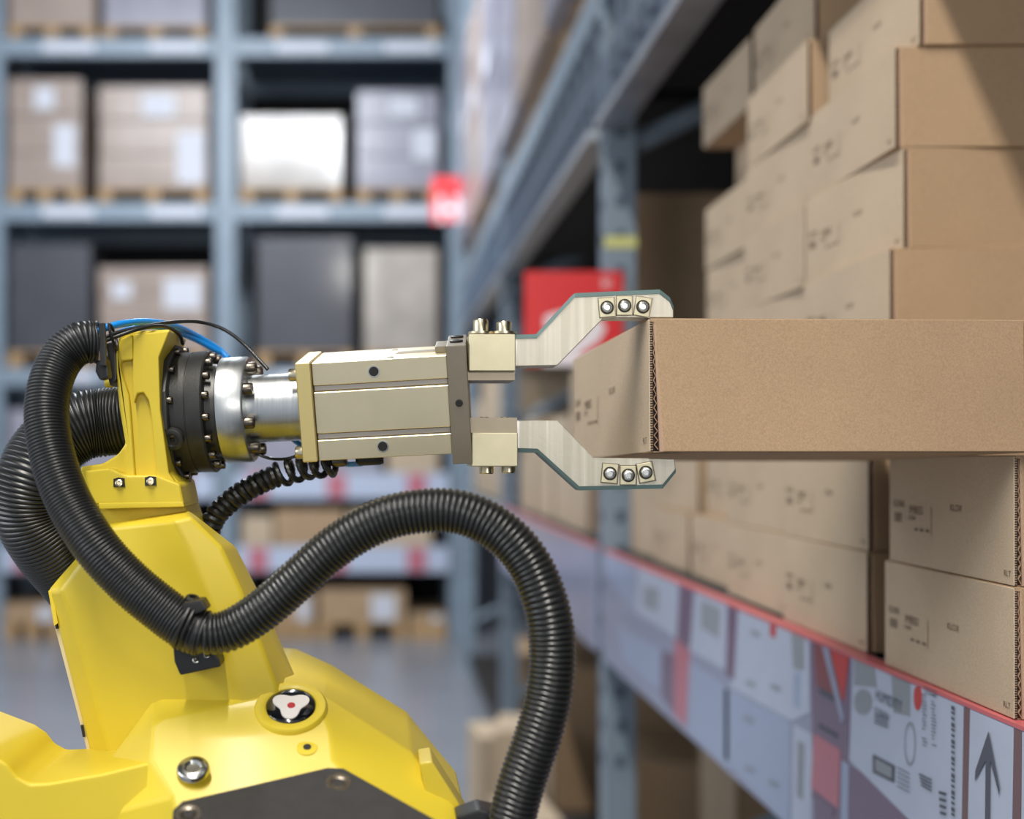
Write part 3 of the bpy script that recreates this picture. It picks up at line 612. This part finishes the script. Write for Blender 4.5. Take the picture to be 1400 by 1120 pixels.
# forearm casting: silhouette loop far, face loop near
def loft(outer, inner, back, m, name, bevel=.004, **k):
    o_ = [P(*p) for p in outer]; i_ = [P(*p) for p in inner]; b_ = [v+Vector((0, back, 0)) for v in o_]; n = len(o_)
    V = i_+o_+b_; Fc = [tuple(range(n))]
    for r in range(2):
        for i in range(n): Fc.append((r*n+i, r*n+(i+1) % n, (r+1)*n+(i+1) % n, (r+1)*n+i))
    Fc.append(tuple(range(3*n-1, 2*n-1, -1)))
    return part(name, (V, Fc), m, bevel=bevel, seg=3, **k)
YA = 1.11
so = [(66,808),(108,757),(128,700),(253,694),(322,748),(350,803),(408,935),(440,1060),(300,1150),(150,1130),(78,850)]      # silhouette
li = [(82,808),(116,762),(142,722)]; lo2 = [(98,850),(178,1130)]                                                      # left face edge
rg = [(238,712),(262,760),(298,850),(332,950),(350,1060),(300,1140)]                                                   # ridge
ri = [(262,706),(304,748),(330,806),(378,935),(408,1060)]                                                             # right face edge
V = [P(x, y, YA) for x, y in so]+[P(x, y, YA+.10) for x, y in so]
a0 = len(V); V += [P(x, y, YA-.024) for x, y in li]+[P(x, y, YA-.022) for x, y in lo2]
a1 = len(V); V += [P(x, y, YA-.066) for x, y in rg]
a2 = len(V); V += [P(x, y, YA-.060) for x, y in ri]
n = len(so); Fc = [(i, (i+1) % n, n+(i+1) % n, n+i) for i in range(n)]+[tuple(range(2*n-1, n-1, -1))]
Fc += [(0,1,a0+1,a0),(1,2,a0+2,a0+1),(2,3,a2,a1,a0+2),(3,4,a2+1,a2),(4,5,a2+2,a2+1),(5,6,a2+3,a2+2),(6,7,a2+4,a2+3),(7,8,a1+5,a1+4,a2+4),(8,9,a0+4,a1+5),(9,10,a0+3,a0+4),(10,0,a0,a0+3)]
Fc += [(a0,a0+1,a0+2,a1,a1+1,a0+3),(a0+3,a1+1,a1+2,a1+3,a0+4),(a0+4,a1+3,a1+4,a1+5)]
Fc += [(a1,a2,a2+1,a1+1),(a1+1,a2+1,a2+2,a1+2),(a1+2,a2+2,a2+3,a1+3),(a1+3,a2+3,a2+4,a1+4)]
fa = part('forearm', (V, Fc), 'yellow', bevel=.004, seg=3, label='yellow faceted forearm casting')
part('cream_edge', pprism([(73,852),(81,850),(142,1062),(128,1062)], YA+.004, YA+.06), 'cream', fa, bevel=.001, label='cream side edge')  # strip along the left bevel in a paler cream tone
part('edge_clip', pprism([(66,808),(72,810),(79,852),(74,856)], YA-.004, YA+.03), 'yellow', fa)
for (x,y) in ((75,852),(112,1000)): part('edge_clip', pprism([(x-2,y-8),(x+1,y-8),(x+4,y+8),(x+1,y+8)], YA+.001, YA+.02), 'black', fa)
# elbow block, leaning back plate
def YE(y, off=0): return .985+(1050-y)*.00058*1.1+off
ob = [(140,1052,1.06),(207,962,1.07),(222,954,1.07),(368,924,1.08),(388,926,1.08),(444,952,1.065),(563,1028,1.03),(573,1043,1.02),(640,1125,.99),(660,1230,.96),(240,1230,.96),(120,1120,1.02)]
ib = [(205,1040,1.0),(207,992,YE(992)),(222,982,YE(982)),(380,948,YE(948)),(396,948,YE(948)),(440,968,YE(968)),(452,1000,YE(1000)),(456,1040,YE(1040)),(470,1060,.98),(560,1230,.93),(262,1230,.93),(236,1090,.97)]
eb = loft(ob, ib, .16, 'yellow', 'elbow_block', bevel=.003, label='yellow elbow housing')
part('side_lug', pprism([(573,1044),(591,1041),(640,1118),(660,1180),(600,1180)], 1.0, 1.05), 'yellow', eb, bevel=.002)
part('elbow_wing', pprism([(-70,1010),(-8,1034),(10,1046),(22,1062),(40,1072),(66,1071),(140,1058),(215,1040),(250,1110),(250,1240),(-70,1240)], 1.0, 1.12), 'yellow', eb, bevel=.004, seg=3)
cp = [(234,1150),(237,1112),(250,1100),(448,1054),(470,1055),(600,1128),(625,1180),(625,1230),(234,1230)]
cf = [P(x, y, YE(y)-.012) for x, y in cp]
n_ = Vector((0, -.52, .854)).normalized()
cpo = part('cover_plate', prism([v+n_*.004 for v in cf], [v-n_*.02 for v in cf]), 'cover', eb, bevel=.0016, seg=3, label='charcoal cover plate')
def cov(x, y, e=.0042): return P(x, y, YE(y)-.012)+n_*e
for (x0, y0, x1, y1, m) in ((372, 1080, 377, 1122, 'tape'), (455, 1088, 444, 1122, 'b_rose'), (530, 1100, 520, 1112, 'b_grey'), (497, 1080, 502, 1086, 'b_rose')):  # thin coloured strokes on the cover plate
    a, b = cov(x0, y0), cov(x1, y1); wv = Vector((.0009 if y1-y0 > 20 else .002, 0, 0))
    mk('cover_stroke', ([a-wv, a+wv, b+wv, b-wv], [(0, 1, 2, 3)]), M[m], cpo if 0 else rob)
def disc(x, y, Yd, prof, m, name, parent, seg=48, nn=n_, **k):
    return part(name, lathe([(a*Yd/F, r*Yd/F) for a, r in prof], axisM(P(x, y, Yd), nn), seg), m, parent, smooth=True, **k)
for (x, y) in ((463, 1076), (258, 1118)):
    part('cover_bolt', lathe([(0, 15*s), (.0012, 14.5*s), (.0014, 9*s), (.0006, 5*s), (-.001, 4*s)], axisM(cov(x, y, .004), n_), 24), 'screw', eb, smooth=True)
yq = YE(965)
disc(398, 972, yq, [(-22, 50), (6, 50), (10, 47), (11, 38), (9, 34.5), (6, 34)], 'yellow', 'sight_ring', eb, label='raised yellow ring')
disc(398, 972, yq, [(0, 34), (9, 33.5), (11, 31), (12.5, 19), (13, 5)], 'glass_black', 'sight_glass', eb, label='glossy black round insert')
# white three-armed shape and red centre on the insert
Mx = axisM(P(398, 972, yq), n_)
def dpt(u, v, e): return Mx @ Vector((e*yq/F, u*yq/F, v*yq/F))
wp = []
for i in range(36):
    a = 2*math.pi*i/36; r = 22+5.5*math.cos(3*(a+math.pi/2)); wp.append((-r*math.cos(a), r*math.sin(a)*1.0-2))
part('white_mark', prism([dpt(u, v, 13.6) for u, v in wp], [dpt(u, v, 12) for u, v in wp]), 'white', eb, label='white three-lobed mark')
wp = [(5.5*math.cos(i*math.pi/8)+1, 5.5*math.sin(i*math.pi/8)-4) for i in range(16)]
part('red_mark', prism([dpt(u, v, 14.2) for u, v in wp], [dpt(u, v, 13) for u, v in wp]), 'red', eb, label='red dot')
disc(264, 1052, YE(1052), [(-3, 23), (3, 22), (5, 20), (5.5, 12), (2, 9), (2, 2)], 'steel', 'socket_plug', eb, label='shiny steel plug')
disc(420, 1023, YE(1023), [(-3, 16), (1.5, 14), (2, 6)], 'yellow', 'screw_boss', eb); disc(420, 1023, YE(1023), [(0, 5.5), (2.6, 5.5)], 'hole', 'screw_hole', eb)
# arm column and pedestal down to the floor, below the frame
part('lower_arm', bx(-.23, .02, .97, 1.13, .32, 1.14), 'yellow', bevel=.02, seg=3)
part('turret', lathe([(.16, .17), (.30, .16), (.36, .12)], Matrix.Translation((-.11, 1.06, 0)) @ Matrix.Rotation(-math.pi/2, 4, 'Y'), 40), 'yellow', smooth=True)
part('pedestal', lathe([(0, .26), (.04, .26), (.05, .19), (.16, .18)], Matrix.Translation((-.11, 1.06, 0)) @ Matrix.Rotation(-math.pi/2, 4, 'Y'), 40), 'blackm', smooth=True)
# hoses
h = lambda pts: [P(*p) for p in pts]
part('fat_hose', corrugated(h([(172,574,1.15),(140,578,1.15),(108,584,1.145),(72,608,1.14),(46,650,1.13),(42,698,1.135),(66,742,1.150),(102,784,1.175),(124,810,1.19)]), 47*s, 55*s, 5.0*s, 2.2*s, 44), 'hosef', smooth=True, label='thick black ribbed hose')
part('cable_hose', corrugated(h([(129,468,1.06),(108,470,1.055),(84,490,1.05),(68,528,1.04),(64,575,1.03),(74,632,1.02),(96,690,1.01),(132,748,1.00),(176,796,1.0),(222,834,1.0),(256,858,1.0),(280,867,1.0)]), 27.5*s, 29*s, 4.3*s, 1.6*s, 36), 'hosef', smooth=True, label='slim black ribbed hose clamped to the forearm')
part('looped_hose', corrugated(h([(262,862,.998),(284,867,.998),(318,860,.998),(362,832,.995),(410,790,.99),(462,745,.985),(520,712,.98),(576,699,.975),(630,701,.97),(680,724,.965),(720,766,.96),(745,822,.955),(755,880,.955),(751,945,.955),(736,1005,.955),(715,1065,.955),(700,1120,.955),(690,1180,.955)]), 29.5*.98*1.0/F, 33*.96/F, 7.6*.97/F, 3.0*.97/F, 44), 'hose', smooth=True, label='black ribbed hose arching to the right')
# clamp
clp = part('hose_clamp', pprism([(236,882),(262,872),(300,900),(302,912),(246,924),(238,905)], 1.02, 1.066), 'black', bevel=.002)
ring_c = P(263, 861, 1.0); dr = Vector((1, 0, -.45)).normalized()
def torus(c, d, R, r, m, name, parent, sx=1.0, n=40):
    A = axisM(c, d); pts = [A @ Vector((0, R*sx*math.cos(t), R*math.sin(t))) for t in [2*math.pi*i/n for i in range(n+1)]]
    return part(name, sweep(pts, r, 8), m, parent, smooth=True)
torus(P(252, 853, .999), dr, 31*s*.95, 2.8*s, 'black', 'clamp_strap', clp); torus(P(258, 856, .999), dr, 31*s*.95, 2.2*s, 'black', 'clamp_strap', clp)
cap_screw(P(262, 826, 1.0), (.2, -.3, 1), 9*s, 10*s, 'black', clp); part('strap_buckle', pprism([(250,824),(276,820),(284,834),(262,842),(248,836)], .985, 1.01), 'black', clp, bevel=.002)
for (x, y) in ((268, 903), (283, 896)): cap_screw(P(x, y, 1.02), (0, -1, .5), 4*s, 2*s, 'steel', clp, seg=12)
# coiled cable
path = spline(h([(284,730,1.16),(296,704,1.16),(322,680,1.16),(352,662,1.16),(386,648,1.16),(420,638,1.15),(452,634,1.14)]), .0008)
def coil(path, R, pitch, r, t0, t1):
    pts = []; n = len(path); u = Vector((0, 1, 0)); L = 0
    for i in range(int(t0*n), int(t1*n)):
        T = (path[min(i+1, n-1)]-path[max(i-1, 0)]).normalized(); u = (u-T*u.dot(T)).normalized(); v = T.cross(u)
        for k in range(2):
            ph = 2*math.pi*(L+k*.0004)/pitch; pts.append(path[i]+(u*math.cos(ph)+v*math.sin(ph))*R)
        L += .0008
    return pts
part('coiled_cable', sweep(coil(path, 11.5*s, 9.4*s, 5.2*s, 0, .60), 5.4*s, 8), 'hosef', smooth=True, label='tightly coiled black cable')
path = path+[path[-1]+Vector((.0008*i, 0, 0)) for i in range(1, 7)]
part('coiled_cable', sweep(coil(path, 15.5*s, 19*s, 4.0*s, .58, 1.0), 4.6*s, 8), 'hosef', smooth=True, label='loosely coiled black cable end')
# small tubes and cables
t_ = lambda n, pts, r, m, **k: part(n, sweep(spline(h(pts), .003), r*s, 12), m, smooth=True, **k)
t_('air_tube', [(122,460,1.07),(140,450,1.08),(165,443,1.09),(200,440,1.12),(235,445,1.16),(262,456,1.20),(296,476,1.22),(312,490,1.22)], 4.8, 'blue', label='bright blue air tube')
t_('air_tube', [(128,470,1.08),(150,461,1.09),(180,450,1.11),(215,447,1.15),(262,462,1.20),(300,482,1.22)], 4.2, 'blue', label='bright blue air tube')
t_('sensor_cable', [(135,466,1.065),(160,455,1.075),(195,447,1.09),(232,441,1.12),(270,440,1.15),(305,450,1.16),(335,472,1.16),(366,505,1.15)], 2.6, 'hose', label='thin black cable')
t_('sensor_cable', [(130,472,1.06),(155,462,1.07),(190,450,1.08),(222,446,1.10),(244,456,1.13),(250,470,1.15)], 2.6, 'hosef', label='thin grey-black cable')
t_('sensor_cable', [(345,618,1.16),(370,627,1.16),(398,626,1.15),(425,612,1.15)], 2.2, 'hose', label='thin black cable')
t_('air_tube', [(400,600,1.18),(430,622,1.19),(470,634,1.18),(494,634,1.16)], 4, 'blue', label='short blue air tube')
torus(P(139, 468, 1.065), (1, 0, .25), 26*s, 2.4*s, 'black', 'zip_tie', rob, .8); torus(P(155, 460, 1.075), (1, 0, .3), 17*s, 2.0*s, 'black', 'zip_tie', rob, .8)
zt = part('zip_tie_bracket', pprism([(131,493),(146,490),(149,516),(136,520),(130,508)], 1.055, 1.07), 'black', bevel=.002)
part('tie_tail', pprism([(135,442),(143,441),(145,500),(136,500)], 1.045, 1.050), 'black', zt, bevel=.0008)
part('bracket_arm', pprism([(143,470),(158,466),(160,520),(150,528),(143,500)], 1.085, 1.12), 'black', zt, bevel=.002)
part('cable_connector', pprism([(622,1118),(655,1106),(680,1112),(690,1140),(640,1150)], .96, .99), 'black', bevel=.003)
